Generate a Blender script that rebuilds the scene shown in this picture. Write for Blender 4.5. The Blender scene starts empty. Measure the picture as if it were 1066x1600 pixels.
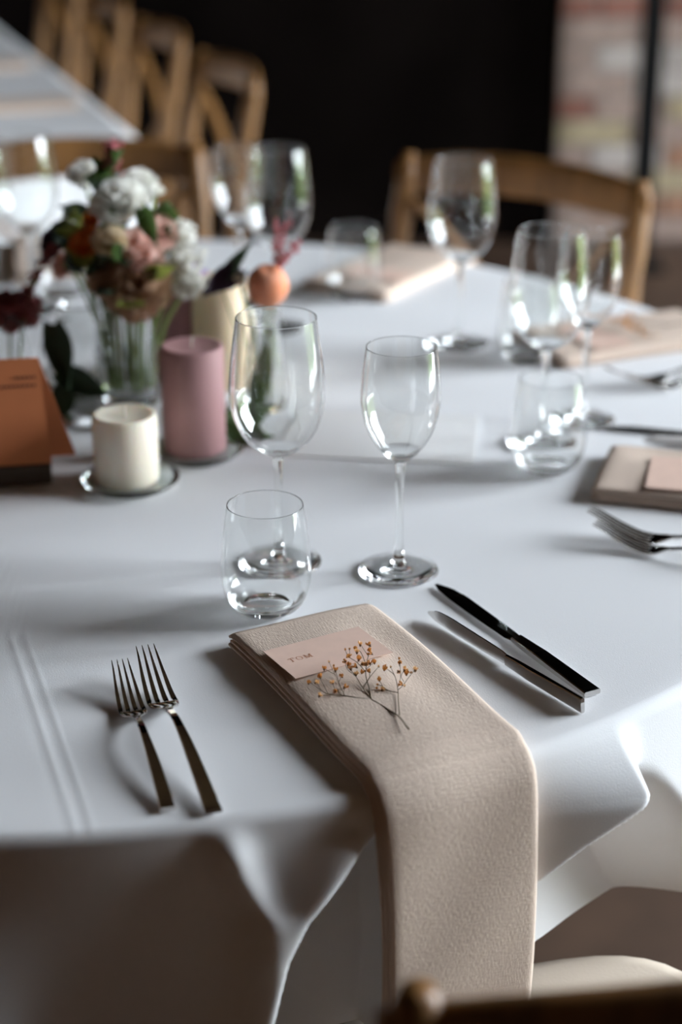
import bpy, bmesh, math, random
import numpy as np
from mathutils import Vector, Matrix
random.seed(7)
R = math.radians
S = bpy.context.scene
COL = S.collection

# ------------------------------------------------------------------ camera
F, PITCH, CAMZ = 2820.0, R(22.5), 1.385          # focal length in pixels of the 1066 x 1600 frame
cam = bpy.data.cameras.new('camera')
cam.sensor_fit = 'VERTICAL'; cam.sensor_height = 36; cam.sensor_width = 24
cam.lens = F / 1600 * 36
cam.clip_start = 0.05
cam.dof.use_dof = True; cam.dof.focus_distance = 1.365; cam.dof.aperture_fstop = 2.7
camo = bpy.data.objects.new('camera', cam); COL.objects.link(camo)
camo.location = (0, 0, CAMZ); camo.rotation_euler = (R(90) - PITCH, 0, 0)
S.camera = camo

# ------------------------------------------------------------------ overcast sky
w = bpy.data.worlds.new('overcast_sky'); S.world = w; w.use_nodes = True
bg = w.node_tree.nodes['Background']
bg.inputs[0].default_value = (0.88, 0.965, 1.05, 1); bg.inputs[1].default_value = 38.5

# ------------------------------------------------------------------ exposure
vs = S.view_settings
vs.view_transform = 'Standard'; vs.look = 'None'; vs.gamma = 1; vs.use_curve_mapping = False
vs.exposure = 0.0
cy = S.cycles
cy.max_bounces = 24; cy.transmission_bounces = 20; cy.glossy_bounces = 8; cy.diffuse_bounces = 5; cy.transparent_max_bounces = 24
cy.sample_clamp_indirect = 60.0; cy.blur_glossy = 0.6

# window openings in the right wall (y0, y1); daylight portals guide the sky light through them
WX, WZ0, WZ1 = 3.2, 0.10, 2.90
WINS = [(1.18, 2.20), (2.30, 3.32), (4.90, 5.45)]  # last opening is unseen, added to light the brick wall
for (y0, y1) in WINS:
    L = bpy.data.lights.new('window_daylight_portal', 'AREA'); L.shape = 'RECTANGLE'
    L.size = WZ1 - WZ0; L.size_y = y1 - y0; L.cycles.is_portal = True
    lo = bpy.data.objects.new('window_daylight_portal', L); COL.objects.link(lo)
    lo.location = (WX + 0.16, (y0 + y1) / 2, (WZ0 + WZ1) / 2); lo.rotation_euler = (0, R(90), 0)

# ------------------------------------------------------------------ helpers
CX, CY, TZ, TR = -0.278, 1.782, 0.75, 0.797       # table centre, height, cloth radius
cp, sp = math.cos(PITCH), math.sin(PITCH)
def ray(px, py):
    u, v = (px - 533) / F, (py - 800) / F
    return Vector((u, cp - v * sp, -sp - v * cp))
def on(px, py, h=0.0):                             # point h above the table top
    d = ray(px, py); t = (TZ + h - CAMZ) / d.z
    return Vector((d.x * t, d.y * t, TZ + h))
def at(px, py, Y):                                 # point in the upright plane y = Y
    d = ray(px, py); t = Y / d.y
    return Vector((d.x * t, Y, CAMZ + d.z * t))
def polar(r, deg, z=0.0):
    return Vector((CX + r * math.cos(R(deg)), CY + r * math.sin(R(deg)), TZ + z))

def obj(name, me, mat=None, parent=None):
    o = bpy.data.objects.new(name, me); COL.objects.link(o)
    if mat is not None:
        for m in (mat if isinstance(mat, (list, tuple)) else [mat]): me.materials.append(m)
    if parent is not None: o.parent = parent
    return o
def mesh(name, V, Fc, smooth=True, recalc=True, mats=None):
    me = bpy.data.meshes.new(name)
    me.from_pydata([tuple(v) for v in V], [], Fc)
    if recalc:
        bm = bmesh.new(); bm.from_mesh(me); bmesh.ops.recalc_face_normals(bm, faces=bm.faces); bm.to_mesh(me); bm.free()
    if mats: me.polygons.foreach_set('material_index', mats)
    if smooth: me.polygons.foreach_set('use_smooth', [True] * len(me.polygons))
    me.update(); return me
def tag(o, label, cat, group=None, kind=None):
    if label: o['label'] = label
    if cat: o['category'] = cat
    if group: o['group'] = group
    if kind: o['kind'] = kind
    return o
def thing(name, label, cat, loc=(0, 0, 0), rz=0.0, group=None):
    o = bpy.data.objects.new(name, None); COL.objects.link(o)
    o.empty_display_size = 0.05
    o.location = loc; o.rotation_euler = (0, 0, rz)
    return tag(o, label, cat, group)
def copy_tree(o, parent=None):
    c = o.copy(); COL.objects.link(c)
    if parent is not None: c.parent = parent
    for ch in list(o.children): copy_tree(ch, c)
    return c
def lathe(prof, seg=48):
    """profile of (r, z); closed where r == 0"""
    V, Fc, rings = [], [], []
    for r, z in prof:
        if r < 1e-6:
            rings.append([len(V)]); V.append((0, 0, z))
        else:
            rings.append(list(range(len(V), len(V) + seg)))
            V += [(r * math.cos(2 * math.pi * k / seg), r * math.sin(2 * math.pi * k / seg), z) for k in range(seg)]
    for a, b in zip(rings, rings[1:]):
        for k in range(seg):
            k2 = (k + 1) % seg
            if len(a) == 1 and len(b) == 1: continue
            if len(a) == 1: Fc.append((a[0], b[k], b[k2]))
            elif len(b) == 1: Fc.append((a[k], a[k2], b[0]))
            else: Fc.append((a[k], a[k2], b[k2], b[k]))
    return V, Fc
def spline(pts, n):
    """Catmull-Rom through pts"""
    P = [np.array(p, float) for p in pts]; out = []
    P = [2 * P[0] - P[1]] + P + [2 * P[-1] - P[-2]]
    for i in range(1, len(P) - 2):
        for k in range(n):
            t = k / n
            out.append(0.5 * ((2 * P[i]) + (-P[i-1] + P[i+1]) * t + (2*P[i-1] - 5*P[i] + 4*P[i+1] - P[i+2]) * t*t + (-P[i-1] + 3*P[i] - 3*P[i+1] + P[i+2]) * t**3))
    out.append(P[-2]); return out
def tube(pts, rad, seg=10, V=None, Fc=None, flat=(1.0, 1.0)):
    V = [] if V is None else V; Fc = [] if Fc is None else Fc
    P = [Vector(p) for p in pts]; n = len(P)
    if not hasattr(rad, '__len__'): rad = [rad] * n
    t0 = (P[1] - P[0]).normalized()
    up = Vector((0, 0, 1)) if abs(t0.z) < 0.9 else Vector((1, 0, 0))
    nx = t0.cross(up).normalized(); base = len(V)
    for i in range(n):
        t = (P[min(i + 1, n - 1)] - P[max(i - 1, 0)]).normalized()
        nx = (nx - t * nx.dot(t)).normalized(); ny = t.cross(nx)
        for k in range(seg):
            a = 2 * math.pi * k / seg
            V.append(P[i] + (nx * math.cos(a) * flat[0] + ny * math.sin(a) * flat[1]) * rad[i])
    for i in range(n - 1):
        for k in range(seg):
            k2 = (k + 1) % seg; a = base + i * seg
            Fc.append((a + k, a + k2, a + seg + k2, a + seg + k))
    Fc.append(tuple(base + k for k in range(seg))); Fc.append(tuple(base + (n - 1) * seg + k for k in range(seg)))
    return V, Fc
def box_mesh(name, x0, x1, y0, y1, z0, z1, bevel=0.0, seg=2):
    bm = bmesh.new(); bmesh.ops.create_cube(bm, size=1)
    for v in bm.verts:
        v.co = ((x0 + x1) / 2 + v.co.x * (x1 - x0), (y0 + y1) / 2 + v.co.y * (y1 - y0), (z0 + z1) / 2 + v.co.z * (z1 - z0))
    if bevel: bmesh.ops.bevel(bm, geom=bm.edges[:], offset=bevel, segments=seg, affect='EDGES', profile=0.5)
    me = bpy.data.meshes.new(name); bm.to_mesh(me); bm.free()
    return me
def sweep(sections):
    """list of closed loops with the same count -> capped solid"""
    V, Fc = [], []; n = len(sections[0])
    for s in sections: V += [Vector(p) for p in s]
    for i in range(len(sections) - 1):
        for k in range(n):
            k2 = (k + 1) % n; Fc.append((i*n + k, i*n + k2, (i+1)*n + k2, (i+1)*n + k))
    Fc.append(tuple(range(n))); m = (len(sections) - 1) * n; Fc.append(tuple(m + k for k in range(n)))
    return V, Fc
def sstep(x, a=0.0, b=1.0):
    t = min(1, max(0, (x - a) / (b - a))); return t * t * (3 - 2 * t)

# ------------------------------------------------------------------ materials
def mat(name, col, rough=0.6, metal=0.0, noise=None, bump=None, spec=0.5, sss=0.0, **kw):
    """noise = (scale, amount) value variation; bump = (scale, strength, distance)"""
    m = bpy.data.materials.new(name); m.use_nodes = True
    nt = m.node_tree; b = nt.nodes['Principled BSDF']
    b.inputs['Base Color'].default_value = (*col, 1); b.inputs['Roughness'].default_value = rough
    b.inputs['Metallic'].default_value = metal; b.inputs['Specular IOR Level'].default_value = spec
    if sss:
        b.inputs['Subsurface Weight'].default_value = sss; b.inputs['Subsurface Radius'].default_value = kw.get('radius', (0.012, 0.007, 0.004))
        b.inputs['Subsurface Scale'].default_value = 1.0
    tc = nt.nodes.new('ShaderNodeTexCoord')
    if noise:
        n = nt.nodes.new('ShaderNodeTexNoise'); n.inputs['Scale'].default_value = noise[0]; n.inputs['Detail'].default_value = 4
        mp = nt.nodes.new('ShaderNodeMapping'); mp.inputs['Scale'].default_value = kw.get('stretch', (1, 1, 1))
        nt.links.new(tc.outputs['Object'], mp.inputs[0]); nt.links.new(mp.outputs[0], n.inputs['Vector'])
        mx = nt.nodes.new('ShaderNodeMix'); mx.data_type = 'RGBA'
        c2 = kw.get('col2', tuple(c * (1 - noise[1]) for c in col))
        mx.inputs[6].default_value = (*col, 1); mx.inputs[7].default_value = (*c2, 1)
        rp = nt.nodes.new('ShaderNodeMapRange'); rp.inputs[1].default_value = 0.35; rp.inputs[2].default_value = 0.65
        nt.links.new(n.outputs[0], rp.inputs[0]); nt.links.new(rp.outputs[0], mx.inputs[0]); nt.links.new(mx.outputs[2], b.inputs['Base Color'])
    if bump:
        n = nt.nodes.new('ShaderNodeTexNoise'); n.inputs['Scale'].default_value = bump[0]; n.inputs['Detail'].default_value = 3
        nt.links.new(tc.outputs['Object'], n.inputs['Vector'])
        bp = nt.nodes.new('ShaderNodeBump'); bp.inputs['Strength'].default_value = bump[1]; bp.inputs['Distance'].default_value = bump[2]
        nt.links.new(n.outputs[0], bp.inputs['Height']); nt.links.new(bp.outputs[0], b.inputs['Normal'])
    if kw.get('trans'):
        tl = nt.nodes.new('ShaderNodeBsdfTranslucent'); tl.inputs[0].default_value = (*col, 1)
        ms = nt.nodes.new('ShaderNodeMixShader'); ms.inputs[0].default_value = kw['trans']
        nt.links.new(b.outputs[0], ms.inputs[1]); nt.links.new(tl.outputs[0], ms.inputs[2]); nt.links.new(ms.outputs[0], nt.nodes['Material Output'].inputs[0])
    if kw.get('weave'):
        sc, st, ds = kw['weave']
        wv = []
        for ax in ((sc, sc * .12, 1), (sc * .12, sc, 1)):
            t = nt.nodes.new('ShaderNodeTexNoise'); t.inputs['Scale'].default_value = 1.0; t.inputs['Detail'].default_value = 1
            mp = nt.nodes.new('ShaderNodeMapping'); mp.inputs['Scale'].default_value = ax
            nt.links.new(tc.outputs['UV'], mp.inputs[0]); nt.links.new(mp.outputs[0], t.inputs['Vector']); wv.append(t)
        mm = nt.nodes.new('ShaderNodeMath'); mm.operation = 'ADD'
        nt.links.new(wv[0].outputs['Fac'], mm.inputs[0]); nt.links.new(wv[1].outputs['Fac'], mm.inputs[1])
        bp = nt.nodes.new('ShaderNodeBump'); bp.inputs['Strength'].default_value = st; bp.inputs['Distance'].default_value = ds
        nt.links.new(mm.outputs[0], bp.inputs['Height']); nt.links.new(bp.outputs[0], b.inputs['Normal'])
    return m
def glass_mat(name, col=(0.985, 0.995, 0.99), ior=1.5):
    m = bpy.data.materials.new(name); m.use_nodes = True; nt = m.node_tree
    b = nt.nodes['Principled BSDF']; b.inputs['Base Color'].default_value = (*col, 1)
    b.inputs['Roughness'].default_value = 0.0; b.inputs['IOR'].default_value = ior; b.inputs['Transmission Weight'].default_value = 1.0
    return m
def pane_mat(name):
    m = bpy.data.materials.new(name); m.use_nodes = True; nt = m.node_tree; nt.nodes.clear()
    o = nt.nodes.new('ShaderNodeOutputMaterial'); mx = nt.nodes.new('ShaderNodeMixShader')
    t = nt.nodes.new('ShaderNodeBsdfTransparent'); g = nt.nodes.new('ShaderNodeBsdfGlossy'); g.inputs['Roughness'].default_value = 0.02
    mx.inputs[0].default_value = 0.06
    nt.links.new(t.outputs[0], mx.inputs[1]); nt.links.new(g.outputs[0], mx.inputs[2]); nt.links.new(mx.outputs[0], o.inputs[0])
    return m
M = {}
M['cloth'] = mat('white_linen', (0.83, 0.83, 0.84), 0.9, spec=0.15, bump=(900, 0.25, 0.0006))
M['napkin'] = mat('blush_linen', (0.69, 0.555, 0.46), 0.95, spec=0.1, weave=(1500, 0.7, 0.0007), uv=True)
M['card'] = mat('blush_card', (0.80, 0.57, 0.47), 0.85, spec=0.2, noise=(60, 0.05))
M['copper_ink'] = mat('copper_ink', (0.50, 0.20, 0.10), 0.5)
M['glass'] = glass_mat('clear_glass')
M['green_glass'] = glass_mat('thick_glass', (0.93, 0.98, 0.955))
M['steel'] = mat('polished_steel', (0.66, 0.64, 0.62), 0.045, metal=1.0)
M['stem'] = mat('dry_stem', (0.11, 0.075, 0.035), 0.8)
M['bud'] = mat('dried_petal', (0.68, 0.32, 0.09), 0.8, trans=0.4)
M['bud_pale'] = mat('dried_petal_pale', (0.86, 0.55, 0.27), 0.8, trans=0.4)
M['calyx'] = mat('dried_calyx', (0.16, 0.075, 0.03), 0.8)
M['wood'] = mat('oiled_chair_wood', (0.26, 0.122, 0.036), 0.42, noise=(9, 0.45), stretch=(6, 6, 1))
M['seat'] = mat('chair_seat_pad', (0.52, 0.44, 0.36), 0.9, spec=0.1, bump=(300, 0.3, 0.001))
M['dark_wall'] = mat('near_black_wall', (0.006, 0.0045, 0.004), 0.9, noise=(3, 0.4), spec=0.0)  # near-black tone with slight random variation, no gloss
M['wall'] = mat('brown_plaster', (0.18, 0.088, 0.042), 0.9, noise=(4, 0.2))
M['ceil'] = mat('timber_ceiling', (0.10, 0.056, 0.03), 0.9, noise=(5, 0.3))
M['floor'] = mat('dark_floor', (0.075, 0.042, 0.026), 0.5, noise=(6, 0.4))
M['mortar'] = mat('lime_mortar', (0.36, 0.33, 0.30), 0.95, noise=(40, 0.2))
BR = [mat('brick_red', (0.32, 0.14, 0.10), 0.9, noise=(30, 0.35)), mat('brick_grey_pink', (0.40, 0.29, 0.24), 0.9, noise=(30, 0.25)),
      mat('brick_orange', (0.40, 0.21, 0.13), 0.9, noise=(30, 0.3)), mat('brick_yellow', (0.46, 0.37, 0.23), 0.9, noise=(30, 0.25)),
      mat('brick_pale', (0.50, 0.44, 0.40), 0.9, noise=(30, 0.2))]
M['black_steel'] = mat('black_steel', (0.008, 0.008, 0.008), 0.8, spec=0.1)
M['ivory'] = mat('ivory_wax', (0.88, 0.79, 0.65), 0.55, sss=0.35)
M['mauve'] = mat('mauve_wax', (0.42, 0.225, 0.225), 0.6)
M['cream'] = mat('cream_wax', (0.72, 0.58, 0.40), 0.6, sss=0.4)
M['plum'] = mat('plum_wax', (0.34, 0.16, 0.18), 0.6)
M['wick'] = mat('wick', (0.75, 0.70, 0.60), 0.9)
M['terra'] = mat('terracotta_paper', (0.58, 0.185, 0.065), 0.8, noise=(25, 0.06))
M['ink'] = mat('dark_red_ink', (0.16, 0.05, 0.025), 0.8)
M['block'] = mat('dark_wood_block', (0.075, 0.05, 0.03), 0.7, noise=(14, 0.3), stretch=(1, 6, 6))
M['paper'] = mat('white_paper', (0.86, 0.85, 0.84), 0.8)
M['f_white'] = mat('white_petal', (0.93, 0.92, 0.88), 0.7, trans=0.45)
M['f_cream'] = mat('cream_petal', (0.88, 0.77, 0.58), 0.7, trans=0.45)
M['f_blush'] = mat('blush_petal', (0.90, 0.66, 0.58), 0.7, trans=0.45)
M['f_pink'] = mat('pink_petal', (0.62, 0.22, 0.24), 0.75, trans=0.45)
M['f_dusty'] = mat('dusty_rose_petal', (0.52, 0.34, 0.22), 0.75, trans=0.45)
M['f_orange'] = mat('orange_petal', (0.82, 0.28, 0.08), 0.75, trans=0.45)
M['f_peach'] = mat('peach_petal', (0.84, 0.38, 0.24), 0.7, noise=(40, 0.25), col2=(0.80, 0.26, 0.11))
M['f_purple'] = mat('dark_purple_petal', (0.045, 0.022, 0.04), 0.6, trans=0.45)
M['f_burgundy'] = mat('burgundy_petal', (0.34, 0.085, 0.08), 0.8, trans=0.45)
M['f_lilac'] = mat('lilac_petal', (0.55, 0.42, 0.68), 0.7, trans=0.45)
M['leaf'] = mat('green_leaf', (0.075, 0.135, 0.035), 0.5, noise=(30, 0.3), trans=0.3)
M['leaf_dark'] = mat('dark_green_leaf', (0.028, 0.05, 0.022), 0.5, noise=(30, 0.3), trans=0.3)
M['lime'] = mat('lime_green_leaf', (0.30, 0.33, 0.07), 0.6, trans=0.3)
M['fstem'] = mat('green_stem', (0.20, 0.28, 0.07), 0.6)
M['lawn'] = mat('lawn', (0.10, 0.17, 0.035), 0.95, noise=(2, 0.4))
M['paving'] = mat('pale_paving', (0.50, 0.49, 0.46), 0.9, noise=(3, 0.2))
M['hedge'] = mat('hedge_leaves', (0.20, 0.27, 0.07), 0.9, noise=(5, 0.5), bump=(12, 1.0, 0.1))
M['pane'] = pane_mat('window_pane')
M['frame'] = mat('dark_window_frame', (0.03, 0.03, 0.03), 0.5)

# ------------------------------------------------------------------ the room
def struct(name, me, m, parent=None):
    o = obj(name, me, m, parent)
    if parent is None: o['kind'] = 'structure'
    return o
X0, X1, Y0, Y1, ZC = -4.2, WX, -2.4, 5.58, 3.7
struct('floor', box_mesh('floor', X0, X1 + .25, Y0, Y1 + .2, -0.1, 0), M['floor'])
struct('ceiling', box_mesh('ceiling', X0, X1 + .25, Y0, Y1 + .2, ZC, ZC + .1), M['ceil'])
struct('wall_left', box_mesh('wall_left', X0 - .15, X0, Y0, Y1, 0, ZC), M['wall'])
struct('wall_back', box_mesh('wall_back', X0, X1, Y0 - .15, Y0, 0, ZC), M['wall'])
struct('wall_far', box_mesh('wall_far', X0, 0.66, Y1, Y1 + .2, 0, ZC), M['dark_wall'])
def wall_right():
    V, Fc = [], []
    def bx(x0, x1, y0, y1, z0, z1):
        b = len(V); V.extend([(x, y, z) for x in (x0, x1) for y in (y0, y1) for z in (z0, z1)])
        for q in ((0,1,3,2), (4,6,7,5), (0,4,5,1), (2,3,7,6), (0,2,6,4), (1,5,7,3)): Fc.append(tuple(b + k for k in q))
    a, c = X1, X1 + .25
    bx(a, c, Y0, Y1 + .2, 0, WZ0); bx(a, c, Y0, Y1 + .2, WZ1, ZC)
    ys = [Y0] + [y for p in WINS for y in p] + [Y1 + .2]
    for i in range(0, len(ys), 2): bx(a, c, ys[i], ys[i + 1], WZ0, WZ1)
    return mesh('wall_right', V, Fc, smooth=False)
struct('wall_right', wall_right(), M['wall'])
for i, (y0, y1) in enumerate(WINS):
    t = bpy.data.objects.new('window_%d' % (i + 1), None); COL.objects.link(t); t['kind'] = 'structure'
    t.location = (X1 + .1, (y0 + y1) / 2, WZ0)
    hw, hh = (y1 - y0) / 2, WZ1 - WZ0
    V = []
    for nm, (a, b, c, d) in (('frame_rail', (-hw, hw, 0, .05)), ('frame_rail', (-hw, hw, hh - .05, hh)), ('frame_post', (-hw, -hw + .05, .05, hh - .05)),
                             ('frame_post', (hw - .05, hw, .05, hh - .05)), ('mullion', (-.02, .02, .05, hh - .05))):
        obj(nm, box_mesh(nm, -.03, .03, a, b, c, d), M['frame'], t)
    for s in (-1, 1):
        obj('pane', box_mesh('pane', -.003, .003, min(s * .02, s * (hw - .05)), max(s * .02, s * (hw - .05)), .05, hh - .05), M['pane'], t)
# brick pier on the far wall
pier = struct('wall_brick', box_mesh('wall_brick', 0.662, X1, Y1 - .008, Y1 + .2, 0, 1.40), M['mortar'])
struct('wall_far_upper', box_mesh('wall_far_upper', 0.66, X1, Y1 - .02, Y1 + .2, 1.401, ZC), M['dark_wall'])  # unseen dark upper wall, added so the knives below reflect black
bmesh_cache = []
for j in range(5):
    me = box_mesh('brick', -.1075, .1075, -.012, .05, -.0325, .0325, .004, 1); me.materials.append(BR[j]); bmesh_cache.append(me)
half = []
for j in range(5):
    me = box_mesh('brick_half', -.051, .051, -.012, .05, -.0325, .0325, .004, 1); me.materials.append(BR[j]); half.append(me)
rows = [1, 0, 3, 4, 1, 3, 0, 4, 1, 0, 2, 1]
rb = random.Random(3)
for r_ in range(18):
    x = 0.664; first = r_ % 2
    while x < X1 - .06:
        k = rows[r_ % len(rows)] if rb.random() < .6 else rb.choice([0, 1, 1, 2, 3, 4, 4])
        src, wd = (half, .102) if first or x + .215 > X1 else (bmesh_cache, .215)
        first = 0
        o = bpy.data.objects.new('brick', src[k]); COL.objects.link(o); o.parent = pier
        o.location = (x + wd / 2, Y1 - .008 - rb.uniform(0, .005), 0.04 + r_ * .075)
        x += wd + .01
post = thing('steel_post', 'slim black steel post standing in front of the brick wall', 'post', (0.885, 5.25, 0))
obj('shaft', box_mesh('shaft', -.03, .03, -.03, .03, .012, ZC, .003, 1), M['black_steel'], post)
obj('base_plate', box_mesh('base_plate', -.07, .07, -.07, .07, 0, .012, .002, 1), M['black_steel'], post)
# garden outside the windows
struct('ground_terrace', box_mesh('ground_terrace', X1 + .25, 6.2, -8, 14, -.25, -.15), M['paving'])
struct('ground_lawn', box_mesh('ground_lawn', 6.2, 16, -8, 14, -.4, -.2), M['lawn'])
def hedge():
    V, Fc = [], []; rh = random.Random(5); nx, nz = 60, 16
    for i in range(nx):
        for j in range(nz):
            y = -6 + i * 18 / (nx - 1); a = j / (nz - 1)
            hgt = 1.25 + .25 * math.sin(y * 1.3) + .15 * math.sin(y * 3.1)
            ang = a * math.pi
            V.append((8.5 - .7 * math.cos(ang) + rh.uniform(-.08, .08), y, -.3 + hgt * math.sin(ang) ** .5 + rh.uniform(-.06, .06)))
    for i in range(nx - 1):
        for j in range(nz - 1): Fc.append((i*nz+j, i*nz+j+1, (i+1)*nz+j+1, (i+1)*nz+j))
    return mesh('hedge', V, Fc)
tag(obj('garden_hedge', hedge(), M['hedge']), 'long leafy green hedge outside the windows', 'hedge')

# ------------------------------------------------------------------ round table and its cloth
tb = thing('round_table', 'round dining table hidden under the white cloth in the foreground', 'table', (CX, CY, 0))
V, Fc = lathe([(0, .712), (.75, .712), (.76, .72), (.76, .732), (.755, .738), (0, .738)], 96); obj('table_top', mesh('table_top', V, Fc, False), M['block'], tb)
V, Fc = lathe([(0, 0), (.3, 0), (.3, .03), (.06, .06), (.05, .1), (.05, .69), (.09, .7115), (0, .7115)], 40); obj('pedestal', mesh('pedestal', V, Fc), M['block'], tb)
def interp(x, pts):
    xs = [a for a, b in pts]; ysv = [b for a, b in pts]; return float(np.interp(x, xs, ysv))
PA_L = [(.045, -53.2), (.052, -53.6), (.079, -56.5), (.111, -59.3), (.19, -63.0), (.27, -64.5)]
PA_R = [(.045, -52.8), (.055, -52.3), (.171, -45), (.27, -40)]
PB_L = [(.02, -67.6), (.034, -68.6), (.082, -71.6), (.11, -72.6), (.16, -73.4), (.27, -74.0)]
PB_R = [(.02, -67.2), (.05, -66.2), (.1, -65.4), (.16, -65.2), (.27, -65.6)]
STR = [(0, -74.8), (.041, -74.0), (.076, -72.9), (.12, -73.4)]
def fold(th, D):
    d = 0.0
    for Lg, Rg, soft, dep, amp, wl in ((PA_L, PA_R, 5.0, .085, .042, 6.0), (PB_L, PB_R, 1.8, .075, .018, 1.8)):
        a0 = Lg[0][0]
        l, r = interp(D, Lg), interp(D, Rg)
        g = sstep(D, a0 - .005, a0 + .05)
        if g > 0:
            d -= dep * g * sstep(th, l - .1, l + 1.3) * (1 - sstep(th, r - soft * .6, r + soft * .5))
        q = th - l + .3
        if wl > 3:                                # broad swag beside the napkin, rising towards its ridge
            up = min(1, max(0, (th + 60.3) / max(.5, l - .3 + 60.3))); hgt = amp * min(1, max(0, (l + 60.3) / 7))
            d += hgt * sstep(D, .0, .055) * (up if q < 0 else math.exp(-(q / 1.0) ** 2))
        else:
            d += amp * sstep(D, a0 - .035, a0 + .05) * math.exp(-(q / (wl if q < 0 else 1.0)) ** 2)
    s = interp(D, STR)
    d += .010 * sstep(D, .0, .03) * (1 - sstep(D, .07, .14)) * math.exp(-((th - s + .7) / 1.0) ** 2)
    g2 = sstep(D, .02, .25)
    away = 1 - math.exp(-((th + 62) / 22) ** 2)
    d += g2 * away * (.030 * math.sin(R(th) * 11 + .6) + .012 * math.sin(R(th) * 23))
    return d
CREASES = [(on(0, 946), (on(123, 1310) - on(0, 946)).normalized()), (on(0, 882), (on(153, 1313) - on(0, 882)).normalized())]
def tablecloth():
    th = list(np.arange(-110, -34, .15)) + list(np.arange(-34, 250, 1.4)); n = len(th)
    radii = list(np.linspace(.02, .50, 20)) + list(np.linspace(.51, .74, 60)) + [.75, .76, .77, .777]
    rho = .011; rc = TR - rho; zc = TZ - rho
    prof = [('t', r) for r in radii] + [('a', a) for a in np.linspace(8, 90, 9)] + [('d', d) for d in np.linspace(.003, .232, 90)]
    V = [(CX, CY, TZ)]
    def top(x, y, r):
        z = TZ - .0005 + .0006 * math.sin(9 * x + 4 * y) * math.sin(7 * y - 2 * x) + .0005 * math.sin(26 * y + 11 * x + 2 * math.sin(5 * x)) * (.5 + .5 * math.sin(6 * x + 3 * y))
        for (pa, pb) in CREASES:                                     # the ironed creases of the folded cloth
            a = (x - pa.x) * pb.y - (y - pa.y) * pb.x
            z += .00022 * math.exp(-(a / .0020) ** 2) - .00012 * math.exp(-((a - .006) / .004) ** 2)
        soft = sstep(r, .765, .797)
        return z - soft * .0015 * max(0, math.sin(math.atan2(y - CY, x - CX) * 9 + 1.2)) 
    for kind, q in prof:
        for t in th:
            c, s = math.cos(R(t)), math.sin(R(t))
            if kind == 't': r = q; z = top(CX + r * c, CY + r * s, r)
            elif kind == 'a':
                r0 = rc + rho * math.sin(R(q)); z = zc + rho * math.cos(R(q)); D = TZ - z
                z -= (top(CX + rc * c, CY + rc * s, rc) - TZ) * -1 * (1 - q / 90)
                r = r0 + fold(t, D) * (q / 90)
            else:
                z = zc - q; D = TZ - z
                r = TR + fold(t, D) + .02 * q
            V.append((CX + r * c, CY + r * s, z))
    Fc = [(0, 1 + k, 1 + (k + 1) % n) for k in range(n)]
    for i in range(len(prof) - 1):
        for k in range(n):
            k2 = (k + 1) % n; a = 1 + i * n
            Fc.append((a + k, a + k2, a + n + k2, a + n + k))
    return mesh('tablecloth', V, Fc, recalc=False)
tag(obj('tablecloth', tablecloth(), M['cloth']), 'white linen tablecloth draped in soft folds over the near round table', 'tablecloth')

# ------------------------------------------------------------------ glasses
def bowl_profile(outer, wall):
    """outer = [(r,z)...] bottom to rim -> closed shell profile"""
    o = spline(outer, 6); inner = []
    rl, zl = o[-1]; rp, zp = o[-2]; ll = math.hypot(rl - rp, zl - zp)
    o = o[:-1] + [np.array((rl + (rp - rl) * q / ll, zl + (zp - zl) * q / ll)) for q in (.0012, .0005)] + o[-1:]
    for i, (r, z) in enumerate(o):
        a = o[max(i - 1, 0)]; b = o[min(i + 1, len(o) - 1)]
        tx, tz = b[0] - a[0], b[1] - a[1]; l = math.hypot(tx, tz) or 1
        inner.append((r - wall * tz / l, z + wall * tx / l))
    return o, inner
def wine_glass(name, spec):
    t = thing(name, '', 'wine glass')
    neck, hgt = spec['neck'], spec['h']
    o, inn = bowl_profile(spec['bowl'], .0006)
    bottom = spec['floor']
    inn = [(r, z) for r, z in inn if z > bottom + .0015 and r > .004]
    prof = [(0, neck)] + [(r, z) for r, z in o] + [(inn[-1][0] + .0003, hgt + .0002)] + inn[::-1] + [(0, bottom)]
    V, Fc = lathe(prof, 64); obj('bowl', mesh('bowl', V, Fc), M['glass'], t)
    r0 = spec['bowl'][0][0]
    st = spline([(.0075, .0068), (.0042, .016), (.0033, .035), (.0033, neck - .03), (.0038, neck - .012), (r0, neck - .0002)], 5)
    V, Fc = lathe([(0, .0068)] + [tuple(p) for p in st] + [(0, neck - .0002)], 24); obj('stem', mesh('stem', V, Fc), M['glass'], t)
    fr = spec['foot']
    V, Fc = lathe([(0, .0005), (fr * .6, .0008), (fr - .002, .0), (fr, .0012), (fr - .001, .0026), (fr * .6, .0034), (fr * .35, .0046), (.0075, .0066), (0, .0066)], 64)
    obj('foot', mesh('foot', V, Fc), M['glass'], t)
    return t
red0 = wine_glass('red_wine_glass', dict(neck=.097, h=.2185, floor=.103, foot=.0364,
    bowl=[(.0046, .0975), (.013, .1015), (.026, .112), (.0355, .128), (.0400, .149), (.0392, .172), (.0364, .197), (.0333, .2185)]))
white0 = wine_glass('white_wine_glass', dict(neck=.099, h=.199, floor=.106, foot=.034,
    bowl=[(.0045, .0995), (.0105, .1035), (.0205, .115), (.0287, .131), (.0328, .150), (.0326, .166), (.0310, .183), (.0290, .199)]))
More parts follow.
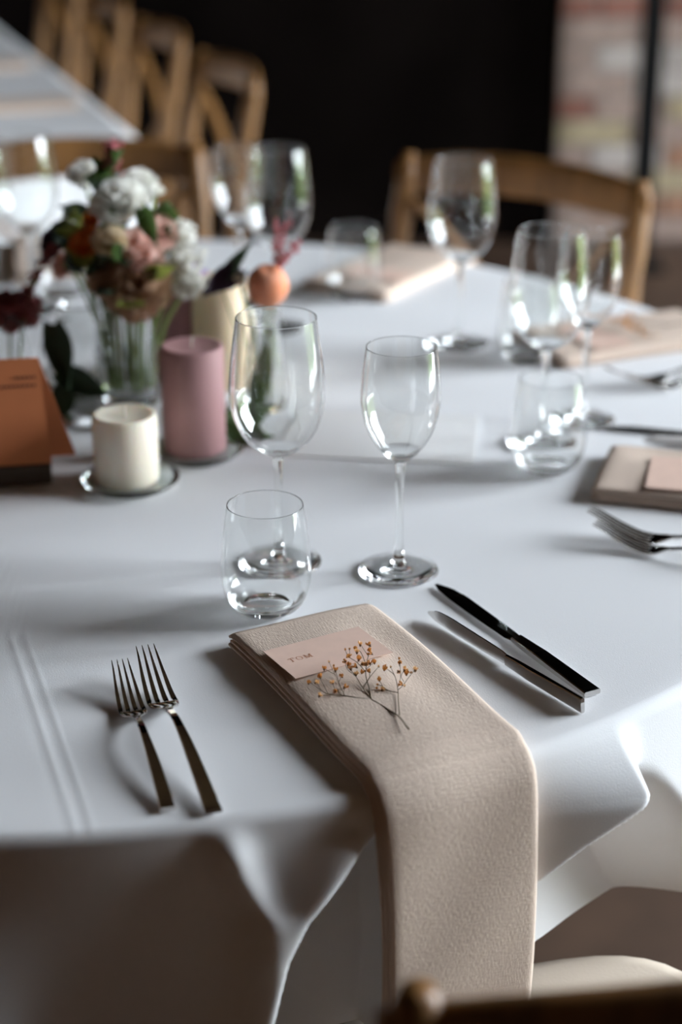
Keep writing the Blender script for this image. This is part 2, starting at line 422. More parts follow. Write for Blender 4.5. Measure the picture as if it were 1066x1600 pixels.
def tumbler():
    t = thing('water_tumbler', '', 'glass')
    o, inn = bowl_profile([(.021, .0003), (.0285, .006), (.0345, .018), (.0365, .034), (.0352, .058), (.0328, .078), (.0305, .092)], .0007)
    inn = [(r, z) for r, z in inn if z > .0100]
    prof = [(0, .0015), (.019, .0012)] + [tuple(p) for p in o] + [(inn[-1][0] + .0004, .0922)] + inn[::-1] + [(.022, .0082), (0, .0075)]
    V, Fc = lathe(prof, 72); obj('body', mesh('body', V, Fc), M['glass'], t)
    return t
tum0 = tumbler()
used = set()
def place(proto, loc, label, group, rz=None):
    o = proto if proto.name not in used else copy_tree(proto)
    used.add(proto.name); o.location = loc; o.rotation_euler = (0, 0, random.uniform(0, 6) if rz is None else rz)
    o['label'] = label; o['group'] = group
    return o
S_ANG = [-63.5, -17.0, 24.5, 59.5, 99.5]
TUMG, REDG, WHG = 'water tumblers on the round table', 'large wine glasses on the round table', 'small wine glasses on the round table'
h0 = Vector((0, 0, .0008))
place(red0, on(437, 880) + h0, 'large clear wine glass directly behind the nearest water tumbler', REDG)
place(white0, on(623, 893) + h0, 'slim clear wine glass standing alone near the knife tips', WHG)
place(tum0, on(417, 953) + h0, 'nearest stemless water tumbler, just behind the napkin with the name card', TUMG)
place(red0, on(848, 692) + h0, 'large wine glass behind the right-hand tumbler, second setting', REDG)
place(white0, on(910, 657) + h0, 'slim wine glass at the far right, in front of the second setting', WHG)
place(tum0, on(855, 733) + h0, 'water tumbler beside the napkin at the right-hand setting', TUMG)
place(red0, on(717, 537) + h0, 'large wine glass in front of the wooden chair back on the right', REDG)
place(tum0, on(826, 562) + h0, 'water tumbler by the third napkin at the right, behind two wine glasses', TUMG)
place(tum0, on(553, 465) + h0, 'water tumbler near the far table edge, left of the right-hand chair', TUMG)
place(red0, on(437, 512) + h0, 'large wine glass against the black background, above the peach flower', REDG)
place(white0, on(376, 474) + h0, 'slim wine glass partly hidden behind the one above the peach flower', WHG)
place(red0, on(52, 484) + h0, 'large wine glass at the far left behind the burgundy flower spray', REDG)
place(tum0, on(100, 462) + h0, 'water tumbler left of the bouquet at the far setting', TUMG)
place(white0, on(-12, 478) + h0, 'slim wine glass cut off by the left edge of the picture', WHG)

# ------------------------------------------------------------------ place settings (radial frame: x outward, y along the rim)
def rt(p, ang):                                    # world -> local (r - .55, t) of a setting turned by ang
    d = Vector((p.x - CX, p.y - CY)); a = R(ang)
    return d.x * math.cos(a) + d.y * math.sin(a), -d.x * math.sin(a) + d.y * math.cos(a)
A0 = S_ANG[0]
def napkin():
    """a strip folded lengthwise, lying from r=.552 outwards and hanging over the table edge"""
    t = thing('napkin', '', 'napkin')
    path = []
    r0, r1, rad, lift = .553, .778, .022, 0.0
    for r in np.linspace(r0, r1, 40): path.append((r, TZ + .0008, 0, 1))
    for a in np.linspace(6, 88, 16):
        path.append((r1 + rad * math.sin(R(a)), TZ + .0008 - rad + rad * math.cos(R(a)), math.sin(R(a)), math.cos(R(a))))
    rr, zz = path[-1][0], path[-1][1]
    for d in np.linspace(.006, .222, 36):
        path.append((rr + .0008 + .010 * math.sin(d * 14) * .35, zz - d, 1, .04))
    def wide(s, i): return 1.0
    def part(name, poly, th, start):
        n = len(poly); secs = []; acc = 0; prev = None; uv = []
        nrm = []
        for i in range(n):
            a = poly[max(i - 1, 0)]; b = poly[min(i + 1, n - 1)]
            tx, tz = b[0] - a[0], b[1] - a[1]; l = math.hypot(tx, tz) or 1; nrm.append((-tz / l, tx / l))
        for k, (r, z, nr, nz) in enumerate(path):
            if prev: acc += math.hypot(r - prev[0], z - prev[1])
            prev = (r, z)
            if acc < start: continue
            loop = []
            for sgn in (1, -1):
                for i in (range(n) if sgn == 1 else range(n - 1, -1, -1)):
                    y = poly[i][0] + nrm[i][0] * sgn * th / 2; hh = poly[i][1] + nrm[i][1] * sgn * th / 2
                    # puffed, slightly rumpled top surface and a hem seam near the bend
                    if hh > .006:
                        e = (y / .061)
                        hh += (.0030 * (1 - e * e) * (.4 + .6 * math.sin(acc * 14 + e)) - .0028 * math.exp(-((e - .55) / .3) ** 2) * sstep(acc, .01, .06) * (1 - sstep(acc, .12, .22)))
                        hh += .0007 * math.sin(acc * 38 + y * 60) * sstep(acc, .12, .3)
                        hh -= .0011 * math.exp(-((acc - .236) / .0022) ** 2)
                        hh += .0007 * math.exp(-((acc - .229) / .004) ** 2)
                        if acc < .012: hh -= .002 * (1 - acc / .012) ** 2
                    y2 = y * (1 + .03 * math.sin(acc * 9 + 1)) + .002 * math.sin(acc * 21)
                    loop.append((r - .675 + nr * hh, y2, z + nz * hh - TZ)); uv.append((y, acc))
            secs.append(loop)
        V, Fc = sweep(secs); me = mesh(name, V, Fc)
        ul = me.uv_layers.new(name='UVMap')
        for lp in me.loops: ul.data[lp.index].uv = (uv[lp.vertex_index][0] * 1.0, uv[lp.vertex_index][1] * 1.0)
        return obj(name, me, M['napkin'], t)
    W = .061
    poly = [(-W + .001, .0012)] + [(y, .0012) for y in np.linspace(-W + .01, W - .007, 10)]
    for a in np.linspace(-80, 80, 9): poly.append((W - .0055 + .0052 * math.cos(R(a)), .0062 + .0050 * math.sin(R(a))))
    poly += [(y, .0112) for y in np.linspace(W - .008, -W + .010, 14)] + [(-W + .004, .0110), (-W, .0096)]
    part('outer_fold', poly, .0022, 0)
    part('inner_fold', [(y, .0044) for y in np.linspace(-W - .003, W - .009, 8)], .0020, .003)
    part('inner_fold', [(y, .0074) for y in np.linspace(-W - .0015, W - .009, 8)], .0020, .0015)
    return t
nap0 = napkin()
# lettering: strokes as thin quads in a unit letter box (height 1)
GL = {'T': ([(0, .9, .8, 1), (.34, 0, .46, .9), (0, .72, .06, .9), (.74, .72, .8, .9), (.22, 0, .58, .07)], .8),
      'O': ('ring', .9),
      'M': ([(.1, 0, .2, 1), (.85, 0, .99, 1), (0, 0, .32, .06), (.74, 0, 1.1, .06), (0, .94, .2, 1), (.85, .94, 1.1, 1), ('d', .16, 1, .52, .05), ('d', .88, 1, .52, .05)], 1.1)}
def lettering(text, size, depth=.00012, gap=.28):
    V, Fc = [], []; x = 0
    def quad(q):
        b = len(V); V.extend([(a * size + x, c * size, depth) for a, c in q]); Fc.append((b, b+1, b+2, b+3))
    for ch in text:
        g, wd = GL[ch]
        if g == 'ring':
            n = 20
            for k in range(n):
                a, b = 2*math.pi*k/n, 2*math.pi*(k+1)/n
                f = lambda t, o: (.45 + (.45 if o else .45 - .05 - .06 * abs(math.cos(t))) * math.cos(t), .5 + (.52 if o else .45) * math.sin(t))
                quad([f(a, 1), f(b, 1), f(b, 0), f(a, 0)])
        else:
            for s in g:
                if s[0] == 'd':
                    _, xa, ya, xb, yb = s; quad([(xa - .05, ya), (xa + .05, ya), (xb + .05, yb), (xb - .05, yb)])
                else: quad([(s[0], s[1]), (s[2], s[1]), (s[2], s[3]), (s[0], s[3])])
        x += (wd + gap) * size
    return V, Fc, x - gap * size
HCARD = .0164
def name_card(text=None):
    t = thing('name_card', '', 'name card')
    me = box_mesh('sheet', -.042, .042, -.0255, .0255, -.0004, 0, .0001, 1)
    obj('sheet', me, M['card'], t)
    if text:
        V, Fc, wd = lettering(text, .0058)
        V = [(x - .0325, y - .0015, z) for x, y, z in V]
        obj('lettering', mesh('lettering', V, Fc, False, False), M['copper_ink'], t)
    return t
c = [on(*q, HCARD) for q in ((408, 1017), (571, 972), (617, 1024), (450, 1066))]
cmid = (c[0] + c[1] + c[2] + c[3]) / 4
cang = math.atan2((c[1] - c[0] + c[2] - c[3]).y, (c[1] - c[0] + c[2] - c[3]).x)
CARD_L = rt(cmid, A0); CARD_A = cang - R(A0)
card0 = name_card('TOM'); card1 = name_card()

# dried sprig
def bud_mesh(name, m1, m2, seed):
    rg = random.Random(seed); V, Fc, mi = [], [], []
    def cone(r0, r1, z0, z1, n, m):
        b = len(V)
        for k in range(n): V.append((r0*math.cos(2*math.pi*k/n), r0*math.sin(2*math.pi*k/n), z0))
        for k in range(n): V.append((r1*math.cos(2*math.pi*k/n), r1*math.sin(2*math.pi*k/n), z1))
        for k in range(n): Fc.append((b+k, b+(k+1)%n, b+n+(k+1)%n, b+n+k)); mi.append(m)
    cone(.0003, .0010, -.0016, -.0002, 6, 1)
    for k in range(7):
        a = k * 2.4; out = rg.uniform(.0008, .0019); up = rg.uniform(.0006, .0018); wv = .0008
        ca, sa = math.cos(a), math.sin(a); b = len(V)
        V.extend([(.0006*ca - .0004*sa, .0006*sa + .0004*ca, -.0004), (.0006*ca + .0004*sa, .0006*sa - .0004*ca, -.0004),
                  (out*ca + wv*sa, out*sa - wv*ca, up*.7), (out*.9*ca, out*.9*sa, up + .0004), (out*ca - wv*sa, out*sa + wv*ca, up*.7), (out*.5*ca, out*.5*sa, up*.2)])
        Fc.extend([(b, b+1, b+2, b+5), (b+5, b+2, b+3), (b+5, b+3, b+4), (b, b+5, b+4)]); mi.extend([0]*4)
    return mesh(name, V, Fc, False, False, mi)
BUDM = []
for k in range(3):
    me = bud_mesh('bud', None, None, k); me.materials.append(M['bud_pale'] if k == 1 else M['bud']); me.materials.append(M['calyx']); BUDM.append(me)
def sprig():
    Z = lambda X, Y: (450 + X / 4.635, 970 + Y / 4.635)
    def hgt(X, Y): return .0155 + .016 * sstep(560 - Y, 0, 400) + .004 * sstep(abs(X - 560), 150, 400)
    base = on(*Z(875, 783), .0150)
    t = thing('dried_flower_sprig', 'dried sprig of tiny orange flowers lying on the nearest blush napkin', 'flower', base)
    def P(q): return on(*Z(*q), hgt(*q)) - base
    br = [([(875, 783), (840, 735), (800, 690), (700, 625), (603, 568)], .00058, .0005),
          ([(603, 568), (500, 557), (400, 540), (290, 530), (230, 495), (165, 450)], .0004, .0002), ([(410, 540), (370, 450), (345, 360)], .0003, .0002),
          ([(390, 540), (340, 490), (322, 445)], .0003, .0002), ([(370, 440), (390, 400)], .0002, .0002), ([(345, 400), (298, 300)], .0002, .00018), ([(290, 530), (240, 545)], .0002, .0002),
          ([(290, 525), (235, 420), (232, 405)], .0002, .0002), ([(240, 500), (207, 445)], .0002, .0002), ([(345, 390), (265, 347)], .0002, .00018), ([(400, 530), (415, 478)], .0002, .0002),
          ([(603, 568), (590, 490), (565, 400), (570, 310), (585, 240), (590, 175)], .00045, .0002), ([(603, 568), (545, 490), (495, 405), (440, 340)], .0004, .0002),
          ([(545, 490), (600, 400), (655, 335)], .0003, .0002), ([(495, 405), (430, 350), (415, 295)], .0002, .0002), ([(540, 480), (590, 410), (588, 365)], .0002, .0002),
          ([(565, 370), (500, 300), (440, 260), (415, 210)], .0003, .0002), ([(570, 330), (530, 230), (487, 200)], .0003, .0002), ([(585, 260), (545, 200), (525, 168)], .0002, .0002),
          ([(567, 350), (620, 305)], .0002, .0002), ([(500, 300), (515, 275)], .0002, .0002), ([(450, 270), (446, 205)], .0002, .0002),
          ([(808, 682), (800, 560), (798, 510), (775, 400), (720, 350)], .0004, .0002), ([(798, 520), (730, 505), (690, 478), (655, 460)], .0003, .0002),
          ([(798, 480), (815, 410), (812, 305)], .0002, .0002), ([(840, 460), (875, 410), (920, 355)], .0002, .0002), ([(798, 500), (840, 465)], .0002, .0002), ([(775, 400), (745, 335)], .0002, .0002),
          ([(740, 508), (690, 500), (645, 520)], .0002, .0002), ([(840, 440), (820, 400), (848, 352)], .0002, .0002), ([(690, 478), (662, 428)], .0002, .0002), ([(808, 330), (805, 275)], .0002, .0002)]
    V, Fc = [], []
    for pl, a, b in br:
        pts = spline([P(q) for q in pl], 3) if len(pl) > 2 else [P(q) for q in pl]
        tube(pts, list(np.linspace(a, b, len(pts))), 6, V, Fc)
    obj('stalk', mesh('stalk', V, Fc), M['stem'], t)
    buds = [(150,447),(207,445),(232,405),(265,347),(298,297),(333,327),(345,355),(322,445),(390,400),(415,478),(232,540),(415,208),(446,205),(525,168),(590,172),(487,200),(500,222),(590,215),
            (433,260),(455,248),(415,295),(515,275),(540,315),(595,305),(627,300),(455,345),(490,330),(440,320),(495,385),(537,375),(588,365),(658,330),(700,350),(707,325),(745,335),(805,275),
            (812,305),(848,352),(803,372),(858,383),(925,352),(890,375),(820,458),(845,470),(662,428),(650,463),(688,500),(643,490),(345,510),(565,315),(600,235)]
    small = {(415,208),(446,205),(298,297),(333,327),(707,325),(745,335),(658,330),(805,275),(650,463),(643,490),(845,470),(455,248),(890,375)}
    for k, q in enumerate(buds):
        b = bpy.data.objects.new('bud', BUDM[k % 3]); COL.objects.link(b); b.parent = t
        b.location = P(q); s = .55 if q in small else random.uniform(1.0, 1.3); b.scale = (s, s, s * 1.1)
        b.rotation_euler = (random.uniform(-.2, .9), random.uniform(-.8, .8), random.uniform(0, 6))
    return t
sprig0 = sprig()

# cutlery
def fork_parts():
    t = thing('fork', '', 'fork')
    def zf(s):                                    # height of the underside along the length, s = 0 at the handle end
        return interp(s, [(0, .0006), (.03, .0052), (.07, .0105), (.105, .0122), (.125, .0085), (.14, .0028), (.149, .0010), (.16, .0022), (.18, .0090), (.205, .0205)])
    zs = [zf(s) for s in np.linspace(0, .205, 42)]
    sm = np.convolve(np.pad(zs, 2, mode='edge'), [.1, .2, .4, .2, .1], 'valid')
    sm[0] = .0004; sm[1] = .0008; sm[2] = .0014
    zf2 = lambda s: float(np.interp(s, np.linspace(0, .205, 42), sm))
    secs = []
    for s in np.linspace(0, .128, 26):
        hw = interp(s, [(0, .0058), (.05, .0045), (.09, .0032), (.115, .0027), (.128, .0029)]); ht = interp(s, [(0, .0030), (.09, .0034), (.128, .0028)])
        z = zf2(s); c = .0007
        secs.append([(-hw + c, s, z), (hw - c, s, z), (hw, s, z + c), (hw, s, z + ht - c), (hw - c, s, z + ht), (-hw + c, s, z + ht), (-hw, s, z + ht - c), (-hw, s, z + c)])
    V, Fc = sweep(secs); me = mesh('handle', V, Fc, True); obj('handle', me, M['steel'], t)
    # head: shared-vertex grid, four tines
    rowss = [.1265, .132, .137, .141, .145, .1485, .152, .157, .164, .172, .180, .188, .196, .203, .205]; root = 5
    V, Fc, idx = [], [], {}
    for j, s in enumerate(rowss):
        hw = interp(s, [(.1265, .0028), (.132, .0045), (.137, .0090), (.141, .0104), (.147, .0112), (.152, .0110), (.175, .0095), (.205, .0068)])
        if j <= root: xs = np.linspace(-hw, hw, 8)
        else:
            tw = interp(s, [(.152, .0039), (.17, .0031), (.195, .0016), (.205, .0005)])
            cs = np.linspace(-hw + tw / 2, hw - tw / 2, 4); xs = [v for c_ in cs for v in (c_ - tw / 2, c_ + tw / 2)]
        for k in range(8):
            cup = .0022 * (1 - (xs[k] / .013) ** 2) * sstep(s, .128, .145) * (1 - sstep(s, .15, .19))
            for lay, th in enumerate((0, .0018)):
                idx[(j, k, lay)] = len(V); V.append((xs[k], s, zf2(s) + .0004 + th - cup * .4 + .0009))
    def cell(j, k): return (j < root) or (k % 2 == 0)
    for j in range(len(rowss) - 1):
        for k in range(7):
            if not cell(j, k): continue
            a = lambda jj, kk, l: idx[(jj, kk, l)]
            Fc.append((a(j,k,1), a(j,k+1,1), a(j+1,k+1,1), a(j+1,k,1))); Fc.append((a(j,k,0), a(j+1,k,0), a(j+1,k+1,0), a(j,k+1,0)))
            if k == 0 or not cell(j, k - 1): Fc.append((a(j,k,0), a(j,k,1), a(j+1,k,1), a(j+1,k,0)))
            if k == 6 or not cell(j, k + 1): Fc.append((a(j,k+1,0), a(j+1,k+1,0), a(j+1,k+1,1), a(j,k+1,1)))
            if j == 0: Fc.append((a(j,k,0), a(j,k+1,0), a(j,k+1,1), a(j,k,1)))
            if j + 1 == len(rowss) - 1 or not cell(j + 1, k): Fc.append((a(j+1,k,0), a(j+1,k,1), a(j+1,k+1,1), a(j+1,k+1,0)))
    me = mesh('head', V, Fc, True); o = obj('head', me, M['steel'], t)
    for q in (o,):
        sd = q.modifiers.new('edge', 'BEVEL'); sd.width = .0004; sd.segments = 2; sd.limit_method = 'ANGLE'
    return t
fork0 = fork_parts()
def knife_parts():
    """lies flat along +y from the handle end; blade edge towards -x"""
    t = thing('table_knife', '', 'knife')
    secs = []
    for s in np.linspace(0, .104, 20):
        hw = interp(s, [(0, .0074), (.05, .0066), (.09, .0058), (.104, .0052)]); ht = interp(s, [(0, .0042), (.07, .0058), (.104, .0044)]); c = .0008
        z = .0006 if s < .08 else .0006 + .0006 * (s - .08) / .024
        secs.append([(-hw + c, s, z), (hw - c, s, z), (hw, s, z + c), (hw, s, z + ht - c), (hw - c, s, z + ht), (-hw + c, s, z + ht), (-hw, s, z + ht - c), (-hw, s, z + c)])
    V, Fc = sweep(secs); obj('handle', mesh('handle', V, Fc, True), M['steel'], t)
    secs = []
    for s in list(np.linspace(.1042, .20, 16)) + [.208, .214, .219, .2225, .225]:
        xr = interp(s, [(.1042, .0046), (.112, .0062), (.19, .0078), (.21, .0062), (.2225, .0010), (.225, -.002)])
        xl = interp(s, [(.1042, -.0048), (.110, -.0066), (.15, -.0076), (.195, -.0075), (.214, -.0062), (.225, -.0030)])
        z = .0016; th = .0016 * (1 if s < .2 else .7)
        secs.append([(xl, s, z + .0006), (0, s, z), (xr, s, z), (xr, s, z + th), (0, s, z + th), (xl, s, z + .0009)])
    V, Fc = sweep(secs); obj('blade', mesh('blade', V, Fc, True), M['steel'], t)
    return t
knife0 = knife_parts()
for o in (fork0, knife0):
    for ch in o.children:
        if ch.name.startswith('handle') or ch.name.startswith('blade'):
            ch.data.polygons.foreach_set('use_smooth', [False] * len(ch.data.polygons))
def frame_of(pa, pb):                              # two pixels on the cloth: handle end, point along the piece
    a, b = on(*pa, .002), on(*pb, .002); d = b - a
    return a, math.atan2(d.y, d.x) - math.pi / 2, d.length
FK = []
for pa, pb, ln in (((263, 1263), (207, 1113), .149), ((334, 1267), (254, 1100), .149)):
    a, ang, l = frame_of(pa, pb); FK.append((rt(a, A0), ang - R(A0), l / ln))
KN = []
for pa, pb in (((914, 1110), (672, 962)), ((926, 1084), (684, 913))):
    a, ang, l = frame_of(pa, pb); KN.append((rt(a, A0), ang - R(A0), l / .225))

SET_TXT = ['nearest setting', 'right-hand setting', 'third setting behind the right-hand one', 'far setting before the wooden chair back', 'far left setting behind the bouquet']
def loc_at(local, ang, z):
    a = R(ang); r, t_ = local
    return Vector((CX + r * math.cos(a) - t_ * math.sin(a), CY + r * math.sin(a) + t_ * math.cos(a), TZ + z))
NAPL = ['blush linen napkin with the TOM name card, hanging over the near table edge', 'blush folded napkin with a pale card at the right-hand setting',
        'blush folded napkin with an orange sprig at the right, behind two wine glasses', 'blush napkin by the tumbler at the far table edge', 'blush napkin at the far left behind the bouquet']
CARDL = ['pale pink name card printed TOM in copper letters', 'pale blank-looking name card on the right-hand napkin', 'pale name card on the third napkin at the right',
         'pale name card on the napkin at the far table edge', 'pale name card on the far left napkin behind the bouquet']
FKL = [('smaller left one of the two forks nearest the camera', 'larger right one of the two forks nearest the camera'),
       ('front one of two forks catching white light at the right edge', 'rear one of two forks catching white light at the right edge'),
       ('front fork beside the third napkin at the right', 'rear fork beside the third napkin at the right')]
KNL = [('front steel table knife leaning on its edge beside the near napkin', 'rear steel table knife lying flat beside the near napkin'),
       ('lower one of two dark knives above the right-hand napkin', 'upper one of two dark knives above the right-hand napkin')]
for i, ang in enumerate(S_ANG):
    a = R(ang)
    n = place(nap0, loc_at((.675, 0), ang, 0), NAPL[i], 'blush napkins on the round table', a)
    place(card0 if i == 0 else card1, loc_at(CARD_L, ang, HCARD + .0004), CARDL[i], 'name cards on the napkins', CARD_A + a)
    if i == 2:
        s2 = copy_tree(sprig0); rot = a - R(A0)
        d = sprig0.location - Vector((CX, CY, 0)); s2.location = Vector((CX + d.x * math.cos(rot) - d.y * math.sin(rot), CY + d.x * math.sin(rot) + d.y * math.cos(rot), d.z))
        s2.rotation_euler.z = rot; s2['label'] = 'dried orange sprig on the third napkin at the right'
    if i <= 2:
        for k in range(2):
            (lc, da, sc) = FK[k]
            f = place(fork0, loc_at(lc, ang, -.0002), FKL[i][k], 'forks on the round table', da + a); f.scale = (sc,) * 3
    if i <= 1:
        for k in range(2):
            (lc, da, sc) = KN[k]
            kf = place(knife0, loc_at(lc, ang, .0), KNL[i][k], 'knives on the round table', da + a); kf.scale = (sc,) * 3
            if k == 0:
                kf.rotation_euler = (0, R(-95), da + a)
                kf.location.z += .0080 * sc
bpy.context.view_layer.update()

# sheet of white paper under the glasses
pq = [on(430, 712), on(742, 726), on(748, 650), on(470, 642)]
V = [p + Vector((0, 0, -.0002)) for p in pq] + [p + Vector((0, 0, .0007)) for p in pq]
o = obj('paper_sheet', mesh('paper_sheet', V, [(0, 1, 2, 3), (4, 5, 6, 7), (0, 1, 5, 4), (1, 2, 6, 5), (2, 3, 7, 6), (3, 0, 4, 7)], False), M['paper'])
tag(o, 'plain white sheet of paper lying flat behind the slim wine glass', 'paper')

# ------------------------------------------------------------------ candles, dishes, card, vases
def candle(name, label, base, r, h, m):
    t = thing(name, label, 'candle', base, 0, 'pillar candles on the round table')
    V, Fc = lathe([(0, 0), (r - .002, 0), (r, .002), (r, h - .003), (r - .001, h - .0008), (r - .003, h), (r * .8, h - .0012), (r * .35, h - .0025), (0, h - .003)], 48)
    obj('wax_body', mesh('wax_body', V, Fc), m, t)
    V, Fc = tube([(0, 0, h - .003), (.0003, 0, h + .004), (.001, .0005, h + .008)], .0011, 6); obj('wick', mesh('wick', V, Fc), M['wick'], t)
    return t
def dish(label, base, r):
    t = thing('glass_dish', label, 'dish', base, 0, 'glass candle dishes')
    V, Fc = lathe([(0, .0008), (r * .7, .0008), (r * .85, .002), (r, .0075), (r + .0005, .009), (r - .0006, .0098), (r * .84, .0055), (r * .7, .0045), (0, .0042)], 56)
    obj('plate', mesh('plate', V, Fc), M['green_glass'], t); return t
b = on(205, 759); dish('clear glass dish under the short ivory candle', b + Vector((0, 0, .0004)), .046)
candle('pillar_candle', 'short ivory pillar candle on a clear glass dish', on(199, 757) + Vector((0, 0, .0052)), .0308, .067, M['ivory'])
b = on(309, 712); dish('clear glass dish under the mauve candle', b + Vector((0, 0, .0004)), .046)
candle('pillar_candle', 'tall mauve pillar candle beside the large wine glass', on(305, 709) + Vector((0, 0, .0052)), .0312, .108, M['mauve'])
candle('pillar_candle', 'cream pillar candle partly hidden behind the mauve candle', on(346, 600) + Vector((0, 0, .0008)), .030, .120, M['cream'])
candle('pillar_candle', 'plum pillar candle showing between the bouquet and the cream candle', on(286, 585) + Vector((0, 0, .0008)), .028, .098, M['plum'])

# folded table sign
def table_sign():
    a = on(82, 757); d = (on(82, 757) - on(0, 762)); ang = math.atan2(d.y, d.x)
    t = thing('table_sign', 'folded terracotta paper sign on a dark wooden foot', 'table sign', (a.x, a.y, TZ + .0006), ang)
    # local: x to the right along the card, y away from the camera, right lower front corner at the origin
    obj('wooden_foot', box_mesh('wooden_foot', -.13, 0, 0, .045, 0, .020, .0015, 1), M['block'], t)
    H = .118
    def panel(name, y0, z0, y1, z1, x0, x1, x2, x3):
        th = .0009
        q = [(x0, y0, z0), (x1, y0, z0), (x3, y1, z1), (x2, y1, z1)]
        nrm = (Vector(q[1]) - Vector(q[0])).cross(Vector(q[3]) - Vector(q[0])).normalized() * th
        V = [Vector(p) for p in q] + [Vector(p) + nrm for p in q]
        return obj(name, mesh(name, V, [(0, 1, 2, 3), (4, 5, 6, 7), (0, 1, 5, 4), (1, 2, 6, 5), (2, 3, 7, 6), (3, 0, 4, 7)], False), M['terra'], t)
    panel('front_panel', -.001, .0215, .026, H, -.13, .001, -.13, -.006)
    panel('rear_panel', .060, .006, .0275, H, -.13, .025, -.13, -.006)
    # two short lines of small lettering, too soft in the picture to read
    V, Fc = [], []
    for (x0, x1, zc) in ((-.029, -.012, .100), (-.042, -.010, .0925)):
        x = x0
        while x < x1:
            y = -.001 + .027 * (zc - .0215) / (H - .0215) - .0018; b = len(V)
            hh = .0026
            V += [(x, y, zc), (x + .0028, y, zc), (x + .0028, y + hh * .27, zc + hh), (x, y + hh * .27, zc + hh)]; Fc.append((b, b+1, b+2, b+3)); x += .0042
    obj('lettering', mesh('lettering', V, Fc, False, False), M['ink'], t)
    return t
table_sign()

def vase(name, label, base, prof, wall=.0022, floor=.008):
    t = thing(name, label, 'vase', base)
    o, inn = bowl_profile(prof, wall); inn = [(r, z) for r, z in inn if z > floor + .002]
    pr = [(0, .001)] + [tuple(p) for p in o] + [(inn[-1][0] + wall / 2, prof[-1][1] + .0008)] + inn[::-1] + [(inn[0][0] * .9, floor), (0, floor)]
    V, Fc = lathe(pr, 48); obj('vessel', mesh('vessel', V, Fc), M['glass'], t); return t
VB = on(204, 628); VB.z += .0006
vase('bouquet_vase', 'straight clear glass vase holding the mixed bouquet', VB, [(.030, .0005), (.033, .004), (.0335, .03), (.0335, .09), (.034, .125)], floor=.012)
RB = on(128, 618); RB.z += .0006
vase('round_vase', 'small round clear glass vase left of the bouquet vase', RB, [(.02, .0005), (.034, .010), (.043, .035), (.040, .060), (.026, .080), (.020, .090), (.024, .102)])
PB = on(412, 640); PB.z += .0006
vase('bud_vase', 'slim clear glass bud vase under the peach flower', PB, [(.020, .0005), (.024, .006), (.0245, .04), (.020, .07), (.0175, .095), (.0195, .108)])
CB = on(20, 640); CB.z += .0006
vase('bud_vase', 'slim clear glass bud vase behind the terracotta sign', CB, [(.020, .0005), (.024, .006), (.0245, .04), (.020, .07), (.0175, .095), (.0195, .108)])

# flowers ---------------------------------------------------------------
def petal(V, Fc, M4, ln, wd, curl, cup, nu=4, nv=5, tip=.6):
    b = len(V)
    for j in range(nv):
        s = j / (nv - 1); wj = wd * math.sin(math.pi * min(.98, (.12 + s * tip))) ** .8
        ang = curl * s
        y = ln * s * math.cos(ang * .6); z = ln * s * math.sin(ang * .6)
        for i in range(nu):
            u = (i / (nu - 1) * 2 - 1)
            V.append(M4 @ Vector((u * wj / 2, y - cup * u * u * .3 * ln, z + cup * u * u * wd * .5)))
    for j in range(nv - 1):
        for i in range(nu - 1): Fc.append((b+j*nu+i, b+j*nu+i+1, b+(j+1)*nu+i+1, b+(j+1)*nu+i))
def rose(r, n_rings=4, open_=1.0, seed=0):
    rg = random.Random(seed); V, Fc = [], []
    for k in range(n_rings):
        f = (k + 1) / n_rings; cnt = 3 + k * 2
        for i in range(cnt):
            a = 2 * math.pi * i / cnt + k * .7 + rg.uniform(-.15, .15)
            tilt = R(86 - 62 * f * open_ + rg.uniform(-6, 6))
            Mx = Matrix.Rotation(a, 4, 'Z') @ Matrix.Translation((0, r * .12 * f, -r * .35 * f)) @ Matrix.Rotation(tilt, 4, 'X')
            petal(V, Fc, Mx, r * (.75 + .35 * f) * rg.uniform(.92, 1.08), r * (.55 + .55 * f), -.4 * f, .5)
    return mesh('bloom', V, Fc, True, False)
def beads(pts, r, seed=0, jitter=.0):
    """many tiny florets joined into one head"""
    rg = random.Random(seed); V, Fc = [], []
    for p in pts:
        rr = r * rg.uniform(.7, 1.25); b = len(V); c = Vector(p)
        for k in range(5):
            a = k * 1.2566 + rg.uniform(-.2, .2); V.append(c + Vector((rr * math.cos(a), rr * math.sin(a), rr * rg.uniform(-.3, .3))))
        V += [c + Vector((0, 0, rr)), c - Vector((0, 0, rr))]
        for k in range(5):
            Fc.append((b + k, b + (k + 1) % 5, b + 5)); Fc.append((b + (k + 1) % 5, b + k, b + 6))
    return mesh('floret_head', V, Fc, False, False)
def leaf_mesh(ln, wd, bend=.5, round_=False):
    V, Fc = [], []
    petal(V, Fc, Matrix.Identity(4), ln, wd, bend, .35, 5, 8, .93 if not round_ else .88); return mesh('leaf', V, Fc, True, False)
def aim(o, dirv, roll=0.0, face=(0.1, -1, .55)):  # local +y to dirv, upper face turned to `face`
    y = Vector(dirv).normalized(); z = Vector(face); z = (z - y * z.dot(y)).normalized(); x = y.cross(z)
    m = Matrix((x, y, z)).transposed(); o.rotation_mode = 'QUATERNION'; o.rotation_quaternion = m.to_quaternion() @ Matrix.Rotation(roll, 3, 'Y').to_quaternion()
